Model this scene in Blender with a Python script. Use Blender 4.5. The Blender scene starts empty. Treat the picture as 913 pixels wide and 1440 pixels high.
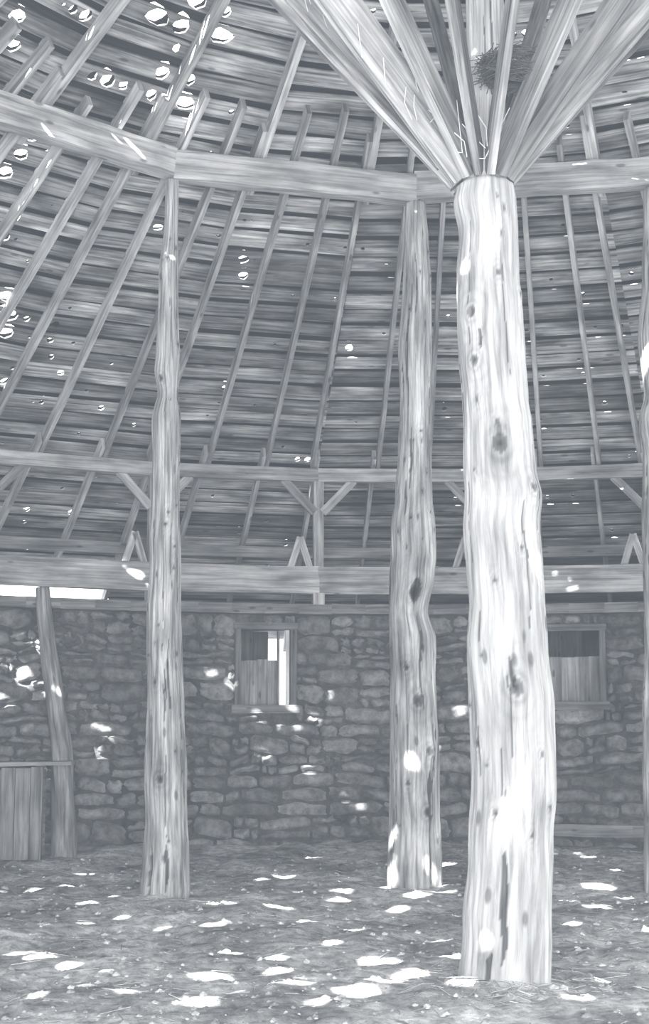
import bpy, math, random
from mathutils import Vector, noise, Matrix
random.seed(7)
R=random.random
def U(a,b): return a+(b-a)*random.random()
sc=bpy.context.scene
# ------------------------------------------------ camera calibration
F=2050.0; TH=math.atan(290/2050); EYE=1.5
CX,CY=1.04,8.68           # barn axis
RING=4.95; WALL=9.1
SLOPE=0.54; ZA=9.556      # underside of roof boards: z = ZA - SLOPE*r
NS=28; S0=math.radians(97.0); DS=2*math.pi/NS
def zr_at(py,Y): return Y*math.tan(TH+math.atan((720-py)/F))
def x_at(px,Y,zr): return (px-456)/F*(Y*math.cos(TH)+zr*math.sin(TH))
def ray(px,py):
    v=(720-py)/F; d=Vector(((px-456)/F, math.cos(TH)-v*math.sin(TH), math.sin(TH)+v*math.cos(TH)))
    return Vector((0,0,EYE)), d.normalized()
def P(r,phi,z): return Vector((CX+r*math.cos(phi),CY+r*math.sin(phi),z))

# ------------------------------------------------ mesh builder
class MB:
    def __init__(s): s.v=[];s.f=[];s.uv=[];s.t=[]
    def face(s,idx,uvs,t=1.0): s.f.append(idx); s.uv.extend(uvs); s.t.append(t)
    def beam(s,p0,p1,w,h,up=Vector((0,0,1)),n=1,jit=0.0,tone=None,taper=1.0):
        p0=Vector(p0);p1=Vector(p1);d=(p1-p0);L=d.length;d.normalize()
        side=d.cross(up).normalized(); u2=side.cross(d).normalized()
        if tone is None: tone=U(.8,1.15)
        o=U(0,50);b=len(s.v)
        for i in range(n+1):
            k=i/n;c=p0.lerp(p1,k);q=1+(taper-1)*k
            for (a,e) in((-1,-1),(1,-1),(1,1),(-1,1)):
                s.v.append(c+side*(a*w/2*q+U(-jit,jit))+u2*(e*h/2*q+U(-jit,jit)))
        pr=[0,w,w+h,2*w+h,2*w+2*h]
        for i in range(n):
            for j in range(4):
                j2=(j+1)%4;a=b+i*4+j;a2=b+i*4+j2
                s.face((a,a2,a2+4,a+4),[(o+L*i/n,o+pr[j]),(o+L*i/n,o+pr[j+1]),(o+L*(i+1)/n,o+pr[j+1]),(o+L*(i+1)/n,o+pr[j])],tone)
        e=b+n*4
        s.face((b+3,b+2,b+1,b),[(o,o),(o,o+w),(o+h,o+w),(o+h,o)],tone*.85)
        s.face((e,e+1,e+2,e+3),[(o,o),(o,o+w),(o+h,o+w),(o+h,o)],tone*.85)
    def obj(s,name,mat,smooth=False,parent=None):
        m=bpy.data.meshes.new(name);m.from_pydata([tuple(x) for x in s.v],[],s.f)
        uvl=m.uv_layers.new(name='UVMap')
        uvl.data.foreach_set('uv',[c for q in s.uv for c in q])
        a=m.attributes.new('tone','FLOAT','FACE');a.data.foreach_set('value',s.t)
        m.materials.append(mat)
        if smooth: m.polygons.foreach_set('use_smooth',[True]*len(m.polygons))
        o=bpy.data.objects.new(name,m);sc.collection.objects.link(o)
        if parent: o.parent=parent
        m.update();return o
def empty(name,loc=(0,0,0)):
    o=bpy.data.objects.new(name,None);sc.collection.objects.link(o);return o

# ------------------------------------------------ materials (near neutral: monochrome print)
def g(v): return (v*.99,v,v*1.015,1)
def wood(name,dark,light,su=1.1,sv=26,knots=True,bump=.5,b0=.62,b1=1.3,r0=.34,r1=.62):
    m=bpy.data.materials.new(name);m.use_nodes=True;n=m.node_tree.nodes;l=m.node_tree.links
    b=n['Principled BSDF'];b.inputs['Roughness'].default_value=.85
    b.inputs['Specular IOR Level'].default_value=.15
    uv=n.new('ShaderNodeUVMap')
    mp=n.new('ShaderNodeMapping');mp.inputs['Scale'].default_value=(su,sv,1)
    l.new(uv.outputs[0],mp.inputs[0])
    nz=n.new('ShaderNodeTexNoise');nz.inputs['Scale'].default_value=1;nz.inputs['Detail'].default_value=9;nz.inputs['Roughness'].default_value=.62;nz.inputs['Distortion'].default_value=.4
    l.new(mp.outputs[0],nz.inputs['Vector'])
    rp=n.new('ShaderNodeValToRGB');rp.color_ramp.elements[0].position=r0;rp.color_ramp.elements[0].color=g(dark)
    rp.color_ramp.elements[1].position=r1;rp.color_ramp.elements[1].color=g(light)
    l.new(nz.outputs['Fac'],rp.inputs[0])
    n2=n.new('ShaderNodeTexNoise');n2.inputs['Scale'].default_value=1.7;n2.inputs['Detail'].default_value=6
    mp2=n.new('ShaderNodeMapping');mp2.inputs['Scale'].default_value=(1,3,1);l.new(uv.outputs[0],mp2.inputs[0]);l.new(mp2.outputs[0],n2.inputs['Vector'])
    mr=n.new('ShaderNodeMapRange');mr.inputs[1].default_value=.35;mr.inputs[2].default_value=.65;mr.inputs[3].default_value=b0;mr.inputs[4].default_value=b1
    l.new(n2.outputs['Fac'],mr.inputs[0])
    at=n.new('ShaderNodeAttribute');at.attribute_name='tone'
    mu=n.new('ShaderNodeMath');mu.operation='MULTIPLY';l.new(mr.outputs[0],mu.inputs[0]);l.new(at.outputs['Fac'],mu.inputs[1])
    last=mu
    if knots:
        mk=n.new('ShaderNodeMapping');mk.inputs['Scale'].default_value=(2.2,6,1);l.new(uv.outputs[0],mk.inputs[0])
        vo=n.new('ShaderNodeTexVoronoi');vo.inputs['Scale'].default_value=1;l.new(mk.outputs[0],vo.inputs['Vector'])
        kr=n.new('ShaderNodeMapRange');kr.inputs[1].default_value=.07;kr.inputs[2].default_value=.13;kr.inputs[3].default_value=.45;kr.inputs[4].default_value=1
        l.new(vo.outputs['Distance'],kr.inputs[0])
        m3=n.new('ShaderNodeMath');m3.operation='MULTIPLY';l.new(last.outputs[0],m3.inputs[0]);l.new(kr.outputs[0],m3.inputs[1]);last=m3
    mx=n.new('ShaderNodeVectorMath');mx.operation='SCALE';l.new(rp.outputs[0],mx.inputs[0]);l.new(last.outputs[0],mx.inputs['Scale'])
    l.new(mx.outputs[0],b.inputs['Base Color'])
    bp=n.new('ShaderNodeBump');bp.inputs['Strength'].default_value=bump;bp.inputs['Distance'].default_value=.01
    l.new(nz.outputs['Fac'],bp.inputs['Height']);l.new(bp.outputs[0],b.inputs['Normal'])
    return m
def rough(name,dark,light,scale=6,bump=.6,dist=.02,detail=10,b0=.7,b1=1.25):
    m=bpy.data.materials.new(name);m.use_nodes=True;n=m.node_tree.nodes;l=m.node_tree.links
    b=n['Principled BSDF'];b.inputs['Roughness'].default_value=.95;b.inputs['Specular IOR Level'].default_value=.1
    tc=n.new('ShaderNodeTexCoord')
    nz=n.new('ShaderNodeTexNoise');nz.inputs['Scale'].default_value=scale;nz.inputs['Detail'].default_value=detail;nz.inputs['Roughness'].default_value=.7
    l.new(tc.outputs['Object'],nz.inputs['Vector'])
    n2=n.new('ShaderNodeTexNoise');n2.inputs['Scale'].default_value=scale*.12;n2.inputs['Detail'].default_value=5;l.new(tc.outputs['Object'],n2.inputs['Vector'])
    mr=n.new('ShaderNodeMapRange');mr.inputs[1].default_value=.35;mr.inputs[2].default_value=.65;mr.inputs[3].default_value=b0;mr.inputs[4].default_value=b1;l.new(n2.outputs['Fac'],mr.inputs[0])
    rp=n.new('ShaderNodeValToRGB');rp.color_ramp.elements[0].position=.36;rp.color_ramp.elements[0].color=g(dark)
    rp.color_ramp.elements[1].position=.64;rp.color_ramp.elements[1].color=g(light);l.new(nz.outputs['Fac'],rp.inputs[0])
    at=n.new('ShaderNodeAttribute');at.attribute_name='tone'
    mu=n.new('ShaderNodeMath');mu.operation='MULTIPLY';l.new(mr.outputs[0],mu.inputs[0]);l.new(at.outputs['Fac'],mu.inputs[1])
    mx=n.new('ShaderNodeVectorMath');mx.operation='SCALE';l.new(rp.outputs[0],mx.inputs[0]);l.new(mu.outputs[0],mx.inputs['Scale'])
    l.new(mx.outputs[0],b.inputs['Base Color'])
    bp=n.new('ShaderNodeBump');bp.inputs['Strength'].default_value=bump;bp.inputs['Distance'].default_value=dist
    l.new(nz.outputs['Fac'],bp.inputs['Height']);l.new(bp.outputs[0],b.inputs['Normal'])
    return m
M_deck=wood('roof_board_wood',.07,.42,b0=.4,b1=1.4)
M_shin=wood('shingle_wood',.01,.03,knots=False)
M_raft=wood('rafter_wood',.20,.48)
M_beam=wood('beam_wood',.18,.44)
M_dark=wood('old_board_wood',.12,.26)
M_log=wood('juniper_wood',.16,.50,su=1.8,sv=24,knots=True,bump=1,b0=.62,b1=1.2,r0=.34,r1=.6)
M_logc=wood('juniper_wood_pale',.23,.48,su=2.2,sv=26,knots=True,bump=1,b0=.8,b1=1.1,r0=.3,r1=.56)
M_brace=wood('brace_wood',.10,.40)
M_pale=wood('jamb_board_painted_lit',.75,.95,knots=False)  # near-white colour stands in for sunlight on the window jamb
M_stone=rough('stone',.11,.31,9,b0=.7,b1=1.25,bump=.9,dist=.03)
M_mort=rough('mud_mortar',.05,.12,14)
M_dirt=rough('dirt',.28,1.0,9,bump=1.0,dist=.05,b0=.5,b1=1.3)
M_clod=rough('clod_dirt',.25,.7,12,bump=.6,dist=.02)
M_straw=rough('straw',.45,.75,20)

# ------------------------------------------------ rafters
RD=.14
mb=MB()
def rz(r): return ZA-SLOPE*r-.083
up=Vector((0,0,1))
for k in range(84):
    ph=S0+k*DS/3+U(-.006,.006)
    main=(k%3==0)
    if main:
        mb.beam(P(.3,ph,rz(.3)),P(5.3,ph,rz(5.3)),.065,RD,n=4,jit=.002)
    ph2=ph+(.012 if main else 0)
    rs=U(4.3,4.75)
    mb.beam(P(rs,ph2,rz(rs)),P(9.05,ph2,rz(9.05)),.05,RD,n=5,jit=.002)
    ph3=ph+.007
    mb.beam(P(8.85,ph3,rz(8.85)-.01),P(12.85,ph3,rz(12.85)-.01),.05,RD,n=3,jit=.002,tone=U(.95,1.35))
mb.obj('roof_rafters',M_raft)

# ------------------------------------------------ log posts
def interp(tab,z):
    if z<=tab[0][0]: return tab[0][1:]
    for a,b in zip(tab,tab[1:]):
        if z<=b[0]:
            k=(z-a[0])/(b[0]-a[0]);k=k*k*(3-2*k)
            return tuple(a[i]*(1-k)+b[i]*k for i in(1,2))
    return tab[-1][1:]
def log(name,x0,Y,tab,ztop,mat,knots=(),cracks=(),seg=96,rings=220,seed=0,flare=.0,wav=1.0,nk=30):
    """tab: (z, centre x, radius). knots: (z,theta,size,height). cracks: (z0,z1,theta,width)"""
    vs=[];fs=[];uv=[];tn=[]
    z0=-.12
    rs=random.Random(seed*11)
    knots=list(knots)+[(rs.uniform(.2,ztop-.3),rs.uniform(-math.pi,0),rs.uniform(.014,.036),rs.uniform(.004,.012)) for _ in range(nk if seg>60 else 0)]
    cracks=list(cracks)+[(a,a+rs.uniform(.15,1.0),rs.uniform(-math.pi,0),rs.uniform(.003,.008)) for a in [rs.uniform(.2,ztop-.8) for _ in range(22 if seg>60 else 0)]]
    for i in range(rings+1):
        z=z0+(ztop-z0)*i/rings
        cx,r=interp(tab,z)
        kk=[q for q in knots if abs(z-q[0])<q[2]*3.5];ck=[q for q in cracks if q[0]<z<q[1]]
        for j in range(seg):
            t=2*math.pi*j/seg
            c,s_=math.cos(t),math.sin(t)
            q=Vector((c*1.1+seed*7,s_*1.1,z*1.3));q2=Vector((c*3.2+seed*5,s_*3.2,z*1.1+3));q3=Vector((c*9+seed,s_*9,z*2.2))
            rr=r*(1+wav*(.045*noise.noise(q)+.07*noise.noise(q2)*(1.0+flare*math.exp(-max(z,0)/.5))+.04*noise.noise(q3)+.025*noise.noise(Vector((c*20,s_*20+seed,z*5)))))
            tone=1.0+.3*noise.noise(q3*1.5)+.34*noise.noise(Vector((c*1.5+seed,s_*1.5,z*3)))
            for (zk,tk,sz,h) in kk:
                dz=(z-zk)
                dt=(t-tk+math.pi)%(2*math.pi)-math.pi
                d=math.sqrt((r*dt)**2+(dz*.75)**2)/sz
                if d<3:
                    rr+=h*math.exp(-d*d*.8)
                    if d<.5: rr-=h*1.6*(1-d/.5);tone*=.2+.6*d
                    tone*=1-.5*max(0,math.cos(d*7))*math.exp(-d*.9)
            for (c0,c1,tk,w) in ck:
                    k=(z-c0)/(c1-c0);ww=w*math.sin(math.pi*k)**.6
                    dt=(t-tk-.04*math.sin(z*6)-.05*noise.noise(Vector((z*5,tk,0)))+math.pi)%(2*math.pi)-math.pi
                    d=abs(r*dt)
                    if d<ww: rr-=min(.05,w*3)*(1-d/ww)*min(1,ww/.01);tone*=.3
            vs.append((cx+rr*c,Y+rr*s_,z));tn.append(max(tone,.08))
    for i in range(rings):
        z=z0+(ztop-z0)*i/rings;dz=(ztop-z0)/rings
        for j in range(seg):
            j2=(j+1)%seg
            fs.append((i*seg+j,i*seg+j2,(i+1)*seg+j2,(i+1)*seg+j))
            a=j/seg*1.3+seed*3.1;b=(j+1)/seg*1.3+seed*3.1
            uv+=[(z+seed,a),(z+seed,b),(z+dz+seed,b),(z+dz+seed,a)]
    top=len(vs)-seg
    fs.append(tuple(range(top,top+seg)));uv+=[(vs[k][0],vs[k][1]) for k in range(top,top+seg)]
    m=bpy.data.meshes.new(name);m.from_pydata(vs,[],fs)
    l=m.uv_layers.new(name='UVMap');l.data.foreach_set('uv',[c for q in uv for c in q])
    a=m.attributes.new('tone','FLOAT','POINT');a.data.foreach_set('value',tn)
    m.polygons.foreach_set('use_smooth',[True]*(len(m.polygons)));m.materials.append(mat)
    o=bpy.data.objects.new(name,m);sc.collection.objects.link(o);return o
def tabpx(rows,Y):
    out=[]
    for py,a,b in rows:
        zr=zr_at(py,Y);x=x_at((a+b)/2,Y,zr);w=(x_at(b,Y,zr)-x_at(a,Y,zr))/2
        out.append((zr+EYE,x,w))
    out.sort();return out
def kn(tab,Y,px,py,sz,h):
    zr=zr_at(py,Y);x=x_at(px,Y,zr);cx,r=interp(tab,zr+EYE)
    return (zr+EYE,-math.pi/2+math.asin(max(-.95,min(.95,(x-cx)/r))),sz,h)
rows=[(1380,647,773),(1300,652,775),(1200,660,776),(1100,663,780),(1000,661,777),(900,657,768),(850,660,765),(800,657,762),(740,652,757),(700,654,760),(660,652,752),(600,652,748),(560,650,742),(500,645,738),(450,643,736),(380,642,730),(330,645,728),(285,638,725),(264,642,722),(256,652,712),(60,656,708)]
t0=tabpx(rows,CY);t0.append((9.3,1.0,.12))
kc=[kn(t0,CY,718,968,.075,.022),kn(t0,CY,697,632,.09,.012),kn(t0,CY,660,448,.06,.02),kn(t0,CY,664,515,.055,.015),kn(t0,CY,727,775,.03,.006),kn(t0,CY,693,602,.03,.008),kn(t0,CY,745,690,.05,.015),kn(t0,CY,668,570,.025,.006),kn(t0,CY,704,1112,.02,.005),kn(t0,CY,668,1045,.04,.008),kn(t0,CY,755,1060,.03,.008),kn(t0,CY,700,340,.025,.005),kn(t0,CY,690,820,.025,.006)]
def crk(tab,Y,px,py0,py1,w):
    a=kn(tab,Y,px,(py0+py1)/2,0,0);return (zr_at(py1,Y)+EYE,zr_at(py0,Y)+EYE,a[1],w)
cc=[crk(t0,CY,700,1190,1350,.022),crk(t0,CY,714,925,968,.014),crk(t0,CY,672,470,500,.012),crk(t0,CY,680,1330,1378,.02)]
log('log_post',CX,CY,t0,9.25,M_logc,kc,cc,seg=144,rings=520,seed=1,flare=1.2,wav=.8,nk=18)
BZ=6.46
Yl=CY+RING*math.sin(math.radians(119));Ym=CY+RING*math.sin(math.radians(92.5));Yr=CY+RING*math.sin(math.radians(67))
rl=[(1258,198,266),(1200,202,264),(1150,205,262),(1100,204,262),(1000,206,258),(900,206,254),(850,207,254),(800,210,254),(760,210,254),(720,214,252),(650,214,252),(590,213,254),(555,222,250),(520,217,252),(500,219,252),(430,222,250),(380,224,250),(320,231,250),(250,233,251)]
t1=tabpx(rl,Yl)
log('log_post.001',0,Yl,t1,BZ,M_log,[kn(t1,Yl,228,1095,.06,.02),kn(t1,Yl,240,1180,.03,.01),kn(t1,Yl,228,535,.05,.02),kn(t1,Yl,235,740,.03,.01),kn(t1,Yl,220,960,.04,.015),kn(t1,Yl,245,800,.03,.01),kn(t1,Yl,222,810,.03,.01)],[crk(t1,Yl,236,1185,1250,.02),crk(t1,Yl,213,1190,1255,.02),crk(t1,Yl,240,900,1010,.008)],seg=112,rings=300,seed=2,flare=1.5)
rm=[(1243,545,620),(1150,549,616),(1050,548,616),(950,549,612),(900,547,612),(860,547,602),(810,548,611),(780,550,613),(740,549,612),(700,555,608),(640,560,606),(560,562,606),(500,560,607),(400,566,606),(340,568,602),(285,570,598)]
t2=tabpx(rm,Ym)
log('log_post.002',0,Ym,t2,BZ,M_log,[kn(t2,Ym,580,835,.09,.025),kn(t2,Ym,585,985,.09,.035),kn(t2,Ym,570,940,.05,.025),kn(t2,Ym,600,1055,.06,.025),kn(t2,Ym,598,1140,.07,.025),kn(t2,Ym,572,1100,.04,.015),kn(t2,Ym,590,610,.03,.01),kn(t2,Ym,585,730,.03,.01),kn(t2,Ym,575,440,.025,.01)],[crk(t2,Ym,603,1060,1240,.02),crk(t2,Ym,583,815,850,.05),crk(t2,Ym,590,860,1000,.012),crk(t2,Ym,577,600,700,.01)],seg=112,rings=300,seed=3,flare=1.5)
rr_=[(1255,908,975),(1150,907,968),(1000,904,964),(900,907,962),(750,904,960),(650,905,958),(590,899,956),(555,906,952),(480,897,950),(400,903,948),(300,905,940),(250,906,938)]
t3=tabpx(rr_,Yr)
log('log_post.003',0,Yr,t3,BZ,M_log,[kn(t3,Yr,915,930,.05,.02),kn(t3,Yr,915,600,.05,.02)],[],seed=4,flare=1.5)
corner=[]
angs=[119,92.5,67,67-25.7,67-51.4,67-77.1,67-102.8,67-128.5,273.5,243-1.5,216,192,167.5,144]
for i,a in enumerate(angs):
    ph=math.radians(a)
    if i==0: c=(interp(t1,6.4)[0],Yl)
    elif i==1: c=(interp(t2,6.4)[0],Ym)
    elif i==2: c=(interp(t3,6.4)[0],Yr)
    else:
        p=P(RING,ph,0);c=(p.x,p.y)
        log('log_post.%03d'%(i+1),0,p.y,[(0,p.x+U(-.05,.05),.2),(1.5,p.x+U(-.04,.04),.18),(3.5,p.x,.16),(5,p.x,.14),(BZ,p.x,.1)],BZ,M_log,[(U(.5,4),U(0,6),.05,.02) for _ in range(5)],[],seg=40,rings=80,seed=5+i,flare=1.2)
    corner.append(Vector((c[0],c[1],0)))
mb=MB()
for i in range(14):
    a=corner[i];b=corner[(i+1)%14]
    z=BZ+.145+(.012 if i%2 else -.012)
    mb.beam(a+Vector((0,0,z)),b+Vector((0,0,z)),.16,.275,n=8,jit=.008,tone=U(.95,1.15))
mb.obj('ring_beam',M_beam)

# ------------------------------------------------ umbrella braces on the centre post
mb=MB()
cxp=interp(t0,4.7)[0]
RE=2.75
def bp_(k):
    ph=math.radians(263)+DS+k*2*DS
    d=Vector((math.cos(ph),math.sin(ph),0))
    return d,Vector((cxp,CY,4.83))+d*.12,P(RE,ph,rz(RE)-.07)
for k in range(14):
    d,p0,p1=bp_(k)
    side=Vector((-d.y,d.x,0))
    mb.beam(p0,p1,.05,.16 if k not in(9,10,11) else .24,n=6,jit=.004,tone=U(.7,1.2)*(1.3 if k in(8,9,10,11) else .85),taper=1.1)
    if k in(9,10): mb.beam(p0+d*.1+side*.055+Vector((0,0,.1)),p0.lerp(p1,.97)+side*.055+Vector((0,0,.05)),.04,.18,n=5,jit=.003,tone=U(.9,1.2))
for k in range(14):
    a0=math.radians(263)+k*2*DS;a1=a0+2*DS
    mb.beam(P(RE,a0,rz(RE)-.10),P(RE,a1,rz(RE)-.10),.07,.14,tone=.9)
mb.obj('umbrella_braces',M_brace)

# ------------------------------------------------ outer frame above the stone wall
RB=8.95;PB=S0+.003
mb=MB()
for k in range(28):
    a=PB+k*DS;b=a+DS
    mb.beam(P(RB,a,3.145),P(RB,b,3.145),.14,.33,n=4,jit=.006,tone=U(.95,1.15))
    mb.beam(P(RB,a,4.43),P(RB,b,4.43),.12,.16,n=3,jit=.004,tone=U(.9,1.1))
    mb.beam(P(RB,a,3.3),P(RB,a,4.36),.12,.12,up=Vector((math.cos(a),math.sin(a),0)),n=3,jit=.004)
    mb.beam(P(RB,a,2.85),P(RB,a,2.99),.14,.2,up=Vector((math.cos(a),math.sin(a),0)))
    t=Vector((-math.sin(a),math.cos(a),0))
    for s in(-1,1):
        mb.beam(P(RB-.04,a,3.97)+t*s*.05,P(RB-.04,a,4.37)+t*s*.43,.05,.1,up=t*s,n=2,jit=.003)
    q=P(RB,a,3.31)+t*.22
    mb.beam(q+t*.12+Vector((0,0,-.02)),q+Vector((0,0,.36)),.05,.08,up=t,tone=1.3)
    mb.beam(q-t*.12+Vector((0,0,-.02)),q+Vector((0,0,.36)),.05,.08,up=t,tone=1.2)
    mb.beam(P(10.5,a,rz(10.5)-.15),P(10.5,b,rz(10.5)-.15),.08,.14,tone=.8)
mb.obj('plate_beam_frame',M_beam)

# ------------------------------------------------ stone wall
wins=[(math.radians(101.1),.36,1.58,2.62),(math.radians(77.6),.36,1.62,2.60)]
A0,A1=math.radians(15),math.radians(172);HW=2.74
wall=empty('wall_back')
mb=MB()
def curved(r0,r1,a0,a1,z0,z1,n):
    for i in range(n):
        p,q=a0+(a1-a0)*i/n,a0+(a1-a0)*(i+1)/n
        b=len(mb.v)
        for (r,a,z) in((r0,p,z0),(r0,q,z0),(r1,q,z0),(r1,p,z0),(r0,p,z1),(r0,q,z1),(r1,q,z1),(r1,p,z1)): mb.v.append(P(r,a,z))
        for f in((0,1,5,4),(1,2,6,5),(2,3,7,6),(3,0,4,7),(4,5,6,7),(3,2,1,0)):
            mb.face(tuple(b+x for x in f),[(0,0),(1,0),(1,1),(0,1)],1)
ws=sorted(wins)
cur=A0
for (c,hw,a,b) in ws:
    w0,w1=c-hw/WALL,c+hw/WALL
    curved(WALL,WALL+.5,cur,w0,-.1,HW,40)
    curved(WALL,WALL+.5,w0,w1,-.1,a,4);curved(WALL,WALL+.5,w0,w1,b,HW,4);cur=w1
curved(WALL,WALL+.5,cur,A1,-.1,HW,40)
mb.obj('mortar_core',M_mort,parent=wall)
mb=MB()
z=-.08
def wob(a,z): return (.07*noise.noise(Vector((a*9,z*.9,3)))+.03*noise.noise(Vector((a*30,z*2,8))))*min(1,(HW-z)*3)
while z<HW-.03:
    h=U(.12,.30)
    if z+h>HW-.1: h=HW-z
    a=A0+U(0,.02)
    while a<A1:
        L=U(.18,.66);da=L/WALL
        subs=[(z,z+h)]
        if h>.17 and R()<.65: m_=z+h*U(.35,.65);subs=[(z,m_),(m_,z+h)]
        for (za_,zb_) in subs:
            hh=zb_-za_
            cells=[(a,a+da)]
            if len(subs)>1 and R()<.6: k=U(.3,.7);cells=[(a,a+da*k),(a+da*k,a+da)]
            for (c,hw,wa,wb) in wins:
                if za_+hh*.6>wa and za_+hh*.4<wb:
                    w0,w1=c-hw/WALL,c+hw/WALL;nc=[]
                    for (p,q) in cells:
                        if q<=w0 or p>=w1: nc.append((p,q));continue
                        if p<w0-.004: nc.append((p,w0))
                        if q>w1+.004: nc.append((w1,q))
                    cells=nc
            for (p,q) in cells:
                g_=.007/WALL;gz=U(.004,.010);pr=U(.025,.08);tone=U(.78,1.2)
                nx,nz_=8,5;b=len(mb.v);tl=U(-.045,.045)*min(1,(HW-zb_)*8)
                sd=U(0,99)
                for iz in range(nz_+1):
                    for ix in range(nx+1):
                        u=ix/nx;w=iz/nz_
                        edge=min(u,1-u)*(q-p)*WALL;ez=min(w,1-w)*hh;e=min(edge,ez)
                        fr=pr*min(1,(e/.035))**.6 if e>0 else -.01
                        an=p+g_+(q-p-2*g_)*u;zz=za_+gz+(hh-2*gz)*w+tl*(u-.5)
                        cr=(abs(u-.5)*2)**3;zz+=-(w-.5)*hh*.4*cr*U(.3,1)
                        nn=noise.noise(Vector((u*2+sd,w*2,sd)))*.03+noise.noise(Vector((an*50,zz*6,sd)))*.016
                        mb.v.append(P(WALL-fr-(nn if e>0 else 0),an+noise.noise(Vector((w*3+sd,u*2,0)))*.005*(0 if (abs((an-wins[0][0])*WALL)<.6 or abs((an-wins[1][0])*WALL)<.6) else 1),zz+noise.noise(Vector((u*3+sd,w,5)))*.03+wob(an,zz)))
                for iz in range(nz_):
                    for ix in range(nx):
                        k=b+iz*(nx+1)+ix
                        mb.face((k,k+nx+1,k+nx+2,k+1),[(0,0)]*4,tone)
        a+=da
    z+=h
mb.obj('stones',M_stone,smooth=True,parent=wall)
mb=MB()
n=60
for i in range(n):
    a=A0+(A1-A0)*i/n;b=A0+(A1-A0)*(i+1)/n
    mb.beam(P(9.14,a,HW+.06),P(9.14,b,HW+.06),.5,.12,tone=.6,n=2,jit=.004)
mb.obj('wall_plate',M_beam,parent=wall)
# outer board wall of the covered track around the stone ring (gap added so sky brightens the window strip)
mb=MB();a=A0
while a<A1:
    w=U(.2,.3);da=w/12.6;m_=math.degrees(a+da/2)
    e0,e1=math.degrees(a),math.degrees(a+da)
    if e1<96.3 or e0>97.9:
        mb.beam(P(12.6+U(0,.01),a+da/2,-.1),P(12.6,a+da/2,2.74),w+.012,.03,up=Vector((math.cos(a),math.sin(a),0)),tone=U(.7,1.2))
    a+=da
mb.obj('wall_outer',M_dark)
# windows
for wi,(c,hw,za,zb) in enumerate(wins):
    mb=MB();t=Vector((math.sin(c),-math.cos(c),0))
    rad=Vector((math.cos(c),math.sin(c),0))
    o=P(WALL+.02,c,0)
    def W(x,z,d=0): return o+t*x+rad*d+Vector((0,0,z))
    mb.beam(W(-hw-.03,zb-.02),W(hw+.03,zb-.02),.16,.08,tone=.5)
    mb.beam(W(-hw-.05,za+.03),W(hw+.05,za+.03),.2,.1,tone=.6)
    mb.beam(W(-hw+.02,za+.05),W(-hw+.02,zb-.05),.07,.14,up=rad,tone=.45)
    mb.beam(W(hw-.02,za+.05),W(hw-.02,zb-.05),.07,.14,up=rad,tone=.55)
    nb=4;sw=2*hw-(.2 if wi==0 else .06)
    for k in range(nb):
        x=-hw+.03+sw*(k+.5)/nb
        mb.beam(W(x,za+.06,.18+.004*(k%2)),W(x,za+.62+U(-.01,.02),.18+.004*(k%2)),sw/nb+.004,.025,up=rad,tone=[.75,.9,.8,.95][k])
    ob=mb.obj('window_%d'%(wi+1),M_beam)
    if wi==0:
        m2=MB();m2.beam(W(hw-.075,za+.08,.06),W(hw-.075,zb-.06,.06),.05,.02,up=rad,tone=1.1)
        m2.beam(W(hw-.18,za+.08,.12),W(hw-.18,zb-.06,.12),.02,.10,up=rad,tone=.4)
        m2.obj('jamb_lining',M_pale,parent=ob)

# ------------------------------------------------ leaning prop pole + feed bin + wall foot board
def smalllog(name,pa,pb,r0,r1,mat,seed):
    pa=Vector(pa);pb=Vector(pb);seg=24;rings=60;mbb=MB();d=(pb-pa).normalized();s=d.cross(Vector((0,1,0))).normalized();t=s.cross(d)
    for i in range(rings+1):
        k=i/rings;c=pa.lerp(pb,k)+s*.04*math.sin(k*5+seed);r=r0*(1-k)+r1*k
        for j in range(seg):
            a=2*math.pi*j/seg;rr=r*(1+.22*noise.noise(Vector((math.cos(a)*1.2+seed,math.sin(a)*1.2,k*6))))
            mbb.v.append(c+s*rr*math.cos(a)+t*rr*math.sin(a))
    for i in range(rings):
        for j in range(seg):
            j2=(j+1)%seg;L=(pb-pa).length
            mbb.face((i*seg+j,i*seg+j2,(i+1)*seg+j2,(i+1)*seg+j),[(L*i/rings,j*.03),(L*i/rings,j*.03+.03),(L*(i+1)/rings,j*.03+.03),(L*(i+1)/rings,j*.03)],.75)
    mbb.face(tuple(rings*seg+j for j in range(seg)),[(0,0)]*seg,.8)
    return mbb.obj(name,mat,smooth=True)
smalllog('prop_pole',(-2.86,16.38,-.05),(-3.15,16.45,2.97),.145,.075,M_log,3)
mb=MB()
x=-4.3
while x<-3.1:
    w=U(.13,.2);w=min(w,-3.05-x)
    mb.beam((x+w/2,15.95,0),(x+w/2,15.95,.97+U(-.02,.01)),w-.006,.03,up=Vector((0,1,0)),tone=U(.65,.95));x+=w
mb.beam((-4.35,15.98,1.0),(-2.72,16.0,1.02),.26,.045,n=4,jit=.004,tone=1.0)
mb.beam((-3.08,15.99,0),(-3.08,15.99,.98),.08,.08,up=Vector((0,1,0)),tone=.9)
mb.beam((-4.3,15.99,.25),(-3.05,15.99,.25),.05,.09,tone=.8)
mb.beam((-3.06,16.0,.5),(-3.06,16.2,.5),.03,.9,tone=.9)
mb.obj('feed_bin',M_beam)
mb=MB()
for k in range(4):
    a=math.radians(80-k*6.5);b=math.radians(80-(k+1)*6.5)
    mb.beam(P(8.93,a,.2),P(8.93,b,.2),.05,.14,n=3,jit=.004,tone=U(.7,.9))
mb.obj('trim_1',M_beam)

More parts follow.
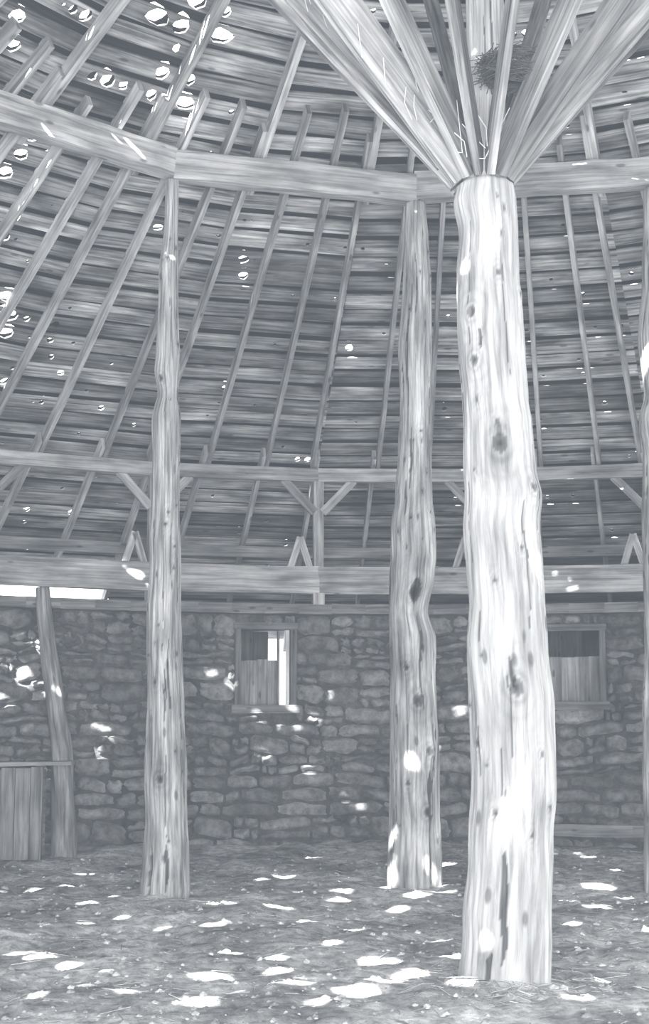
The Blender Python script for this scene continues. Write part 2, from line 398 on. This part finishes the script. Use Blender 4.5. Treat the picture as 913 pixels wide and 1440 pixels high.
# ------------------------------------------------ ground
def gh(x,y):
    h=.05*noise.noise(Vector((x*.8,y*.8,1)))+.04*noise.noise(Vector((x*2.3,y*2.3,4)))+.028*noise.noise(Vector((x*6,y*6,2)))+.012*noise.noise(Vector((x*14,y*14,7)))
    r=math.hypot(x-CX,y-CY)
    if y>CY: h+=.07*max(0,min(1,(r-8)/1.1))*(.7+noise.noise(Vector((x*.7,y*.7,9))))
    return h-.01
mb=MB();step=.055
xs=[-20+i*1.0 for i in range(14)];x=-6.0
while x<8: xs.append(x);x+=step
xs+=[8+i*1.0 for i in range(14)]
ys=[-6+i*.8 for i in range(14)];ys=[v for v in ys if v<5];y=5.0
while y<18.4: ys.append(y);y+=step*1.15
ys+=[18.5+i*1.5 for i in range(18)]
nx=len(xs)
for y in ys:
    for x in xs: mb.v.append((x,y,gh(x,y)))
nf=(nx-1)*(len(ys)-1)
for j in range(len(ys)-1):
    for i in range(nx-1):
        k=j*nx+i;mb.f.append((k,k+1,k+nx+1,k+nx))
mb.uv=[(0,0)]*(4*nf);mb.t=[1.0]*nf
floor=mb.obj('floor',M_dirt,smooth=True)
mb=MB()
ico=[(0,0,1)]+[(math.cos(k*1.2566)*.9,math.sin(k*1.2566)*.9,.35) for k in range(5)]+[(math.cos(k*1.2566+.6),math.sin(k*1.2566+.6),-.4) for k in range(5)]
icf=[(0,1+k,1+(k+1)%5) for k in range(5)]+[(1+k,6+k,1+(k+1)%5) for k in range(5)]+[(1+(k+1)%5,6+k,6+(k+1)%5) for k in range(5)]
for i in range(4200):
    y=6.6+(U(0,1)**1.2)*10.5;x=U(-.26,.27)*y*1.1
    if math.hypot(x-CX,y-CY)>8.9 or math.hypot(x-CX,y-CY)<.35: continue
    s=.006+.025*R()**3;b=len(mb.v);z=gh(x,y)
    for q in ico: mb.v.append((x+q[0]*s*U(.6,1.3),y+q[1]*s*U(.6,1.3),z+q[2]*s*.7))
    t=U(.5,1.3)
    for f in icf: mb.face(tuple(b+k for k in f),[(0,0)]*3,t)
mb.obj('dirt_clods',M_clod,parent=floor)
mb=MB()
for i in range(900):
    if i<220: 
        a=U(0,6.28);r=.3+.35*R();x,y=CX+.03+r*math.cos(a),CY+r*math.sin(a)
    else:
        y=6.6+R()*10.5;x=U(-.26,.27)*y*1.1
    if math.hypot(x-CX,y-CY)>8.9: continue
    L=U(.04,.2);a=U(0,6.28);z=gh(x,y)+.012
    mb.beam((x,y,z),(x+L*math.cos(a),y+L*math.sin(a),gh(x+L*math.cos(a),y+L*math.sin(a))+.012),.004,.003,tone=U(.4,1.0))
mb.obj('straw_litter',M_straw,parent=floor)
# ------------------------------------------------ bird nest lodged in the braces, with dangling straw
def curve(name,pts_list,rad,mat,parent=None):
    c=bpy.data.curves.new(name,'CURVE');c.dimensions='3D';c.bevel_depth=rad;c.bevel_resolution=1
    for pts in pts_list:
        s=c.splines.new('POLY');s.points.add(len(pts)-1)
        for i,p in enumerate(pts): s.points[i].co=(p[0],p[1],p[2],1)
    c.materials.append(mat);o=bpy.data.objects.new(name,c);sc.collection.objects.link(o)
    if parent:o.parent=parent
    return o
def plain(name,v):
    m=bpy.data.materials.new(name);m.use_nodes=True;nt=m.node_tree;b=nt.nodes['Principled BSDF'];b.inputs['Roughness'].default_value=.9
    nz=nt.nodes.new('ShaderNodeTexNoise');nz.inputs['Scale'].default_value=25
    rp=nt.nodes.new('ShaderNodeValToRGB');rp.color_ramp.elements[0].color=g(v*.7);rp.color_ramp.elements[1].color=g(min(1,v*1.3))
    nt.links.new(nz.outputs['Fac'],rp.inputs[0]);nt.links.new(rp.outputs[0],b.inputs['Base Color']);return m
M_twig=plain('twig',.10);M_strand=plain('dry_straw',.7)
nest=[];nc=Vector((1.14,8.38,5.36))
for i in range(620):
    a=U(0,6.28);rr=.19*math.sqrt(U(.1,1));z=U(-.08,.07)*(1)+.06*(rr/.19)**2
    L=U(.04,.13);b=a+1.57+U(-.6,.6);q=nc+Vector((rr*math.cos(a),rr*math.sin(a)*.8,z))
    dd=Vector((math.cos(b),math.sin(b),U(-.35,.35)))*L
    nest.append([q-dd,q+Vector((0,0,U(-.01,.02))),q+dd])
no=curve('bird_nest',nest,.0028,M_twig)
dang=[]
for i in range(34):
    k_=[9,10,11][i%3]
    d,p0,p1=bp_(k_)
    k=U(.04,.5);q=p0.lerp(p1,k)+Vector((U(-.05,.05),-.06,U(-.02,.1)));L=U(.08,.26)
    dang.append([q,q+Vector((U(-.02,.02),-.02,-L*.5)),q+Vector((U(-.04,.04),-.02,-L))])
for i in range(5):
    q=Vector((cxp+U(-.2,.25),CY-.22,4.85+U(0,.15)));dang.append([q,q+Vector((U(-.1,.1),-.02,U(-.1,.15))),q+Vector((U(-.25,.25),-.03,U(.1,.35)))])
curve('dangling_straw',dang,.003,M_strand)

# ------------------------------------------------ sun and the missing bits of roof it shines through
SUN=Vector((.30,.66,-.69)).normalized()
PITCH=.255; BW=.212; R0=.45; R1=12.9
cs=1/math.sqrt(1+SLOPE**2)
holes={}
bpy.context.view_layer.update()
dg=bpy.context.evaluated_depsgraph_get()
def blocked(T,p):
    o=T-SUN*.12;L=(p-o).length-.05
    return sc.ray_cast(dg,o,-SUN,distance=max(L,.01))[0]
def first_hit(p):
    r_=sc.ray_cast(dg,p-Vector((0,0,.02)),SUN,distance=60)
    return r_[4].name if r_[0] else ''
def locate(p):
    dx,dy=p.x-CX,p.y-CY
    ph=math.atan2(dy,dx); s=int(((ph-S0)%(2*math.pi))//DS)
    mid=S0+(s+.5)*DS
    rr=dx*math.cos(mid)+dy*math.sin(mid); u=-dx*math.sin(mid)+dy*math.cos(mid)
    return s,rr,u
def add_hole(p,a,b,free=False):
    if not free and first_hit(p)=='log_post': return False
    s,rr,u=locate(p)
    if rr<R0+.1: return False
    row=int((rr-R0)/cs/PITCH)
    hw=rr*math.tan(DS/2)-.07
    if hw<.03: return False
    a=min(a,hw-.02); u=max(-hw+a,min(hw-a,u))
    holes.setdefault((s,row),[]).append((u,a,min(b,BW/2-.012)));return True
def centred(p,a):
    # true when the point sits mid-board and clear of the sector joints, so the hole is cut exactly there
    s,rr,u=locate(p)
    if rr<R0+.1: return False
    f=((rr-R0)/cs/PITCH)%1
    hw=rr*math.tan(DS/2)-.07
    if not(.28<f<.72) or abs(u)>hw-min(a,.1): return False
    for (u2,a2,b2) in holes.get((s,int((rr-R0)/cs/PITCH)),[]):
        if abs(u-u2)<(a+a2+.03)*.8: return False
    return True
def hit_roof(o,d):
    # exact intersection with the cone by bisection after a coarse march
    t=0.0
    def above(t):
        p=o+d*t;return p.z>ZA-SLOPE*math.hypot(p.x-CX,p.y-CY)
    while t<40:
        t+=.1
        if above(t):
            lo,hi=t-.1,t
            for _ in range(12):
                m=(lo+hi)/2
                if above(m): hi=m
                else: lo=m
            p=o+d*hi
            return p if math.hypot(p.x-CX,p.y-CY)<12.6 else None
    return None
vis=[(115,38,12),(100,30,9),(128,45,8),(240,80,8),(258,28,16),(270,34,24),(285,50,24),(290,36,18),(275,14,20),(302,46,14),(312,28,10),(165,110,14),(180,106,9),(155,116,9),(245,130,20),(236,122,14),(252,140,14),(228,130,11),(262,118,11),(330,145,6),(175,372,5),(255,300,3),(145,438,4),(4,425,20),(6,445,20),(10,462,16),(30,458,7),(68,465,7),(65,490,6),(48,483,4),(68,510,6),(8,548,8),(82,530,7),(55,572,5),(140,575,6),(75,595,4),(188,597,5),(35,720,6),(100,720,7),(35,772,8),(262,480,3),(315,550,7),(385,487,3),(487,490,8),(415,657,6),(430,655,6),(375,730,4),(400,770,4),(625,570,5),(820,527,4),(850,562,5),(865,348,6),(880,380,5),(785,103,11),(795,160,7),(740,460,4),(775,393,4),(740,55,8),(878,75,6),(860,72,6),(468,430,4),(338,740,4),(400,620,4),(330,657,4),(120,550,4),(100,488,4),(30,380,4),(15,345,4),(725,55,5),(555,85,6),(65,300,3),(530,640,4),(630,440,4),(520,30,6),(548,45,5),(30,740,5),(85,690,4),(300,690,4),(375,795,4),(210,655,4),(792,320,4),(875,470,4),(760,590,4),(805,690,4),(885,640,4),(860,740,4),(640,700,4),(500,360,4),(430,350,4),(350,320,4),(540,460,4),(820,420,4),(770,700,4),(20,520,5),(110,610,4),(95,440,4),(160,500,4),(230,620,3),(290,590,3),(360,560,3),(450,560,3),(500,600,3),(410,420,3)]
for px,py,s in vis:
    o,d=ray(px,py);p=hit_roof(o,d)
    if p: add_hole(p,s*.95*p.y/F,s*1.1*p.y/F,free=(s>8))
def hit_ground(px,py):
    o,d=ray(px,py)
    t=(0-o.z)/d.z if d.z<0 else 1e9
    pg=o+d*t if t<1e8 else None
    if pg and math.hypot(pg.x-CX,pg.y-CY)<WALL-.1: return pg
    dx,dy=d.x,d.y;ox,oy=o.x-CX,o.y-CY
    A=dx*dx+dy*dy;B=ox*dx+oy*dy;C=ox*ox+oy*oy-(WALL-.06)**2
    t=(-B+math.sqrt(B*B-A*C))/A
    return o+d*t
wallspots=[(303,948,24),(320,962,24),(135,1035,22),(150,1048,22),(20,905,40),(12,940,40),(28,925,40),(5,920,40),(45,970,25),(55,980,20),(385,1010,40),(400,1018,36),(375,1022,30),(382,1045,28),(440,1040,24),(442,1055,26),(448,1075,28),(455,1090,18),(488,1108,16),(500,1148,34),(510,1155,24),(465,980,14),(457,893,10),(440,1155,14),(80,1080,20),(405,1000,18),(390,1000,26),(785,1030,12)]
floorspots=[(45,1248,25),(70,1257,30),(95,1275,18),(300,1278,35),(300,1300,30),(380,1278,40),(215,1307,14),(60,1342,35),(68,1368,30),(290,1370,55),(262,1415,60),(355,1392,60),(385,1402,50),(405,1365,50),(490,1388,60),(520,1398,60),(530,1358,60),(560,1366,50),(375,1353,20),(430,1420,20),(485,1252,35),(440,1212,20),(410,1222,25),(345,1222,12),(100,1222,20),(465,1270,25),(545,1250,50),(580,1262,30),(630,1210,45),(625,1252,40),(815,1332,60),(845,1243,40),(800,1210,20),(870,1230,30),(630,1380,30),(830,1275,30),(640,1350,45),(12,1390,20),(555,1280,25),(475,1235,20),(118,1305,10),(900,1300,30),(860,1370,20),(15,1335,30),(180,1285,14),(880,1260,20),(790,1260,30),(800,1300,20),(430,1290,14),(250,1240,14),(150,1260,14),(20,1215,20),(500,1300,14),(330,1330,16),(450,1330,16),(600,1320,20),(160,1400,16),(850,1410,30)]
special=[((562,1043,14),13.2),((675,1280,12),8.4),((596,668,18),13.3),((575,805,18),13.3),((590,815,14),13.3),((578,520,12),13.3),((566,325,9),13.3),((520,825,26),17.6),((800,828,26),17.3),((505,815,20),17.6),((665,40,30),8.5),((545,1150,14),13.4),((550,1225,20),13.4),((600,1235,14),13.4),((648,375,12),8.55)]
def in_view(p):
    q=p-Vector((0,0,EYE));dep=q.y*math.cos(TH)+q.z*math.sin(TH)
    if dep<.1: return False
    px=456+F*q.x/dep;py=720-F*(-q.y*math.sin(TH)+q.z*math.cos(TH))/dep
    return -30<px<943 and -30<py<900
def size_for(T,p,w,cap):
    dd=T.y/F;a,b=w*.5*dd+.02,w*.42*dd+.02
    if in_view(p): a,b=min(a,cap),min(b,cap)
    return a,b
rj=random.Random(3);good=[0,0]
for li,(lst,cap) in enumerate(((wallspots,.085),(floorspots,.065))):
    for px,py,w in lst:
        for tr in range(160):
            k=1+tr*.16
            T=hit_ground(px+rj.uniform(-k,k)*1.2,py+rj.uniform(-k,k)*.7)
            p=hit_roof(T,-SUN)
            if not p: continue
            a,b=size_for(T,p,w,cap)
            if not centred(p,a) and tr<150: continue
            if blocked(T,p): continue
            e=Vector((.05,0,0))
            if tr<120 and (blocked(T+e,p+e) or blocked(T-e,p-e)): continue
            if add_hole(p,a,b): good[li]+=1;break
print('sun spots placed',good,len(wallspots),len(floorspots))
for (px,py,w),Y in special:
    zr=zr_at(py,Y);T=Vector((x_at(px,Y,zr),Y,zr+EYE));p=hit_roof(T,-SUN)
    if p: add_hole(p,*size_for(T,p,w,.065),True)
for i in range(420):
    r=math.sqrt(U(1,150));ph=U(0,6.283);s=U(.014,.030);add_hole(P(r,ph,ZA-SLOPE*r),s*1.3,s)

def deck(name,mat,width,off,thick,grow,parent,tone=(.6,1.3)):
    mb=MB()
    nrow=int((R1-R0)/cs/PITCH)
    for s in range(NS):
        mid=S0+(s+.5)*DS; er=Vector((math.cos(mid),math.sin(mid),0)); et=Vector((-math.sin(mid),math.cos(mid),0))
        left = 113<math.degrees(mid)%360<200
        for j in range(nrow):
            nar=width<PITCH
            s0=j*PITCH+(PITCH-width)/2+U(-.01,.01)*nar; s1=s0+width+U(-.04,.01)*nar
            ra,rb=R0+s0*cs,R0+s1*cs
            if left and ra>11.65: continue
            sag=U(-.006,.006) if nar else 0
            sk=U(-.012,.012) if nar else 0
            def pt(u,sv): 
                r=R0+(sv+sk*u/(ra*math.tan(DS/2)))*cs
                return Vector((CX,CY,0))+er*r+et*u+Vector((0,0,ZA-SLOPE*r*1.0+off+sag))
            tn=math.tan(DS/2)
            ta=U(*tone);o1=U(0,80)
            hs=sorted(holes.get((s,j),[]))
            wl=-ra*tn;wr=ra*tn
            merged=[];cur=wl+.03
            for (u,a,bb) in hs:
                a+=grow;
                if u-a-.01<cur or u+a+.01>wr-.03: 
                    u=max(u,cur+a+.015)
                    if u+a+.01>wr-.03: continue
                merged.append((u,a,min(bb+grow*.5,(s1-s0)/2-.006)));cur=u+a+.012
            def V(u,sv): mb.v.append(pt(u,sv));return len(mb.v)-1
            def F4(q): mb.face(tuple(V(u,v) for u,v in q),[(o1+u,o1*3+v) for u,v in q],ta)
            prev=[(-ra*tn,s0),(-rb*tn,s1)]
            sm=(s0+s1)/2
            for (u,a,bb) in merged:
                xa,xb=u-a-.006,u+a+.006
                F4([prev[0],(xa,s0),(xa,s1),prev[1]])
                oc=[(u+a*math.cos(math.pi/8+k*math.pi/4)*U(.72,1.05),sm+bb*math.sin(math.pi/8+k*math.pi/4)*U(.72,1.05)) for k in range(8)]
                c=[(xb,s1),(xa,s1),(xa,s0),(xb,s0)]
                F4([oc[0],c[0],oc[1]]); F4([oc[2],c[1],oc[3]]); F4([oc[4],c[2],oc[5]]); F4([oc[6],c[3],oc[7]])
                F4([oc[1],c[0],c[1],oc[2]]); F4([oc[3],c[1],c[2],oc[4]]); F4([oc[5],c[2],c[3],oc[6]]); F4([oc[7],c[3],c[0],oc[0]])
                prev=[(xb,s0),(xb,s1)]
            F4([prev[0],(ra*tn,s0),(rb*tn,s1),prev[1]])
    ob=mb.obj(name,mat,parent=parent)
    return ob
ceiling=empty('ceiling')
d1=deck('sheathing_boards',M_deck,BW,0.0,.02,0,ceiling,(.5,1.45))
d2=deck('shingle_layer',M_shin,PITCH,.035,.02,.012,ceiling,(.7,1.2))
md=d1.modifiers.new('thick','SOLIDIFY');md.thickness=.018;md.offset=1

# ------------------------------------------------ lights
w=bpy.data.worlds.new('World');sc.world=w;w.use_nodes=True
w.node_tree.nodes['Background'].inputs[0].default_value=(.99,1,1.01,1);w.node_tree.nodes['Background'].inputs[1].default_value=3.6
s=bpy.data.lights.new('sun','SUN');s.energy=75;s.angle=.0093
so=bpy.data.objects.new('sun',s);sc.collection.objects.link(so);so.rotation_euler=SUN.to_track_quat('-Z','Y').to_euler();so.location=(-6,-8,20)
def area(name,loc,tgt,sx,sy,e):
    a=bpy.data.lights.new(name,'AREA');a.shape='RECTANGLE';a.size=sx;a.size_y=sy;a.energy=e
    o=bpy.data.objects.new(name,a);sc.collection.objects.link(o);o.location=loc
    o.rotation_euler=(Vector(tgt)-Vector(loc)).to_track_quat('-Z','Y').to_euler()
area('fill_behind_camera',(.5,-2.6,1.9),(1,10,3.0),5,2.8,2100)  # added soft fill lamp, out of view, to lift the interior
area('post_rim_fill',(7.6,9.5,1.2),(1,8.8,.9),1.4,2.0,340)  # added lamp, no door modelled; brightens the right edge of the centre post
# ------------------------------------------------ camera
cam=bpy.data.cameras.new('camera');co=bpy.data.objects.new('camera',cam);sc.collection.objects.link(co)
cam.sensor_fit='VERTICAL';cam.sensor_height=36;cam.sensor_width=24;cam.lens=F*36/1440
co.location=(0,0,EYE);co.rotation_euler=(math.pi/2+TH,0,0);sc.camera=co
# print tone: faded silver print with lifted, slightly cool blacks
vs=sc.view_settings;vs.view_transform='Standard';vs.look='None';vs.exposure=0
vs.use_curve_mapping=True
cm=vs.curve_mapping
for i,v in enumerate((.090,.103,.119)):
    c=cm.curves[i];c.points[0].location=(0,v);c.points[-1].location=(1,1)
cm.update()
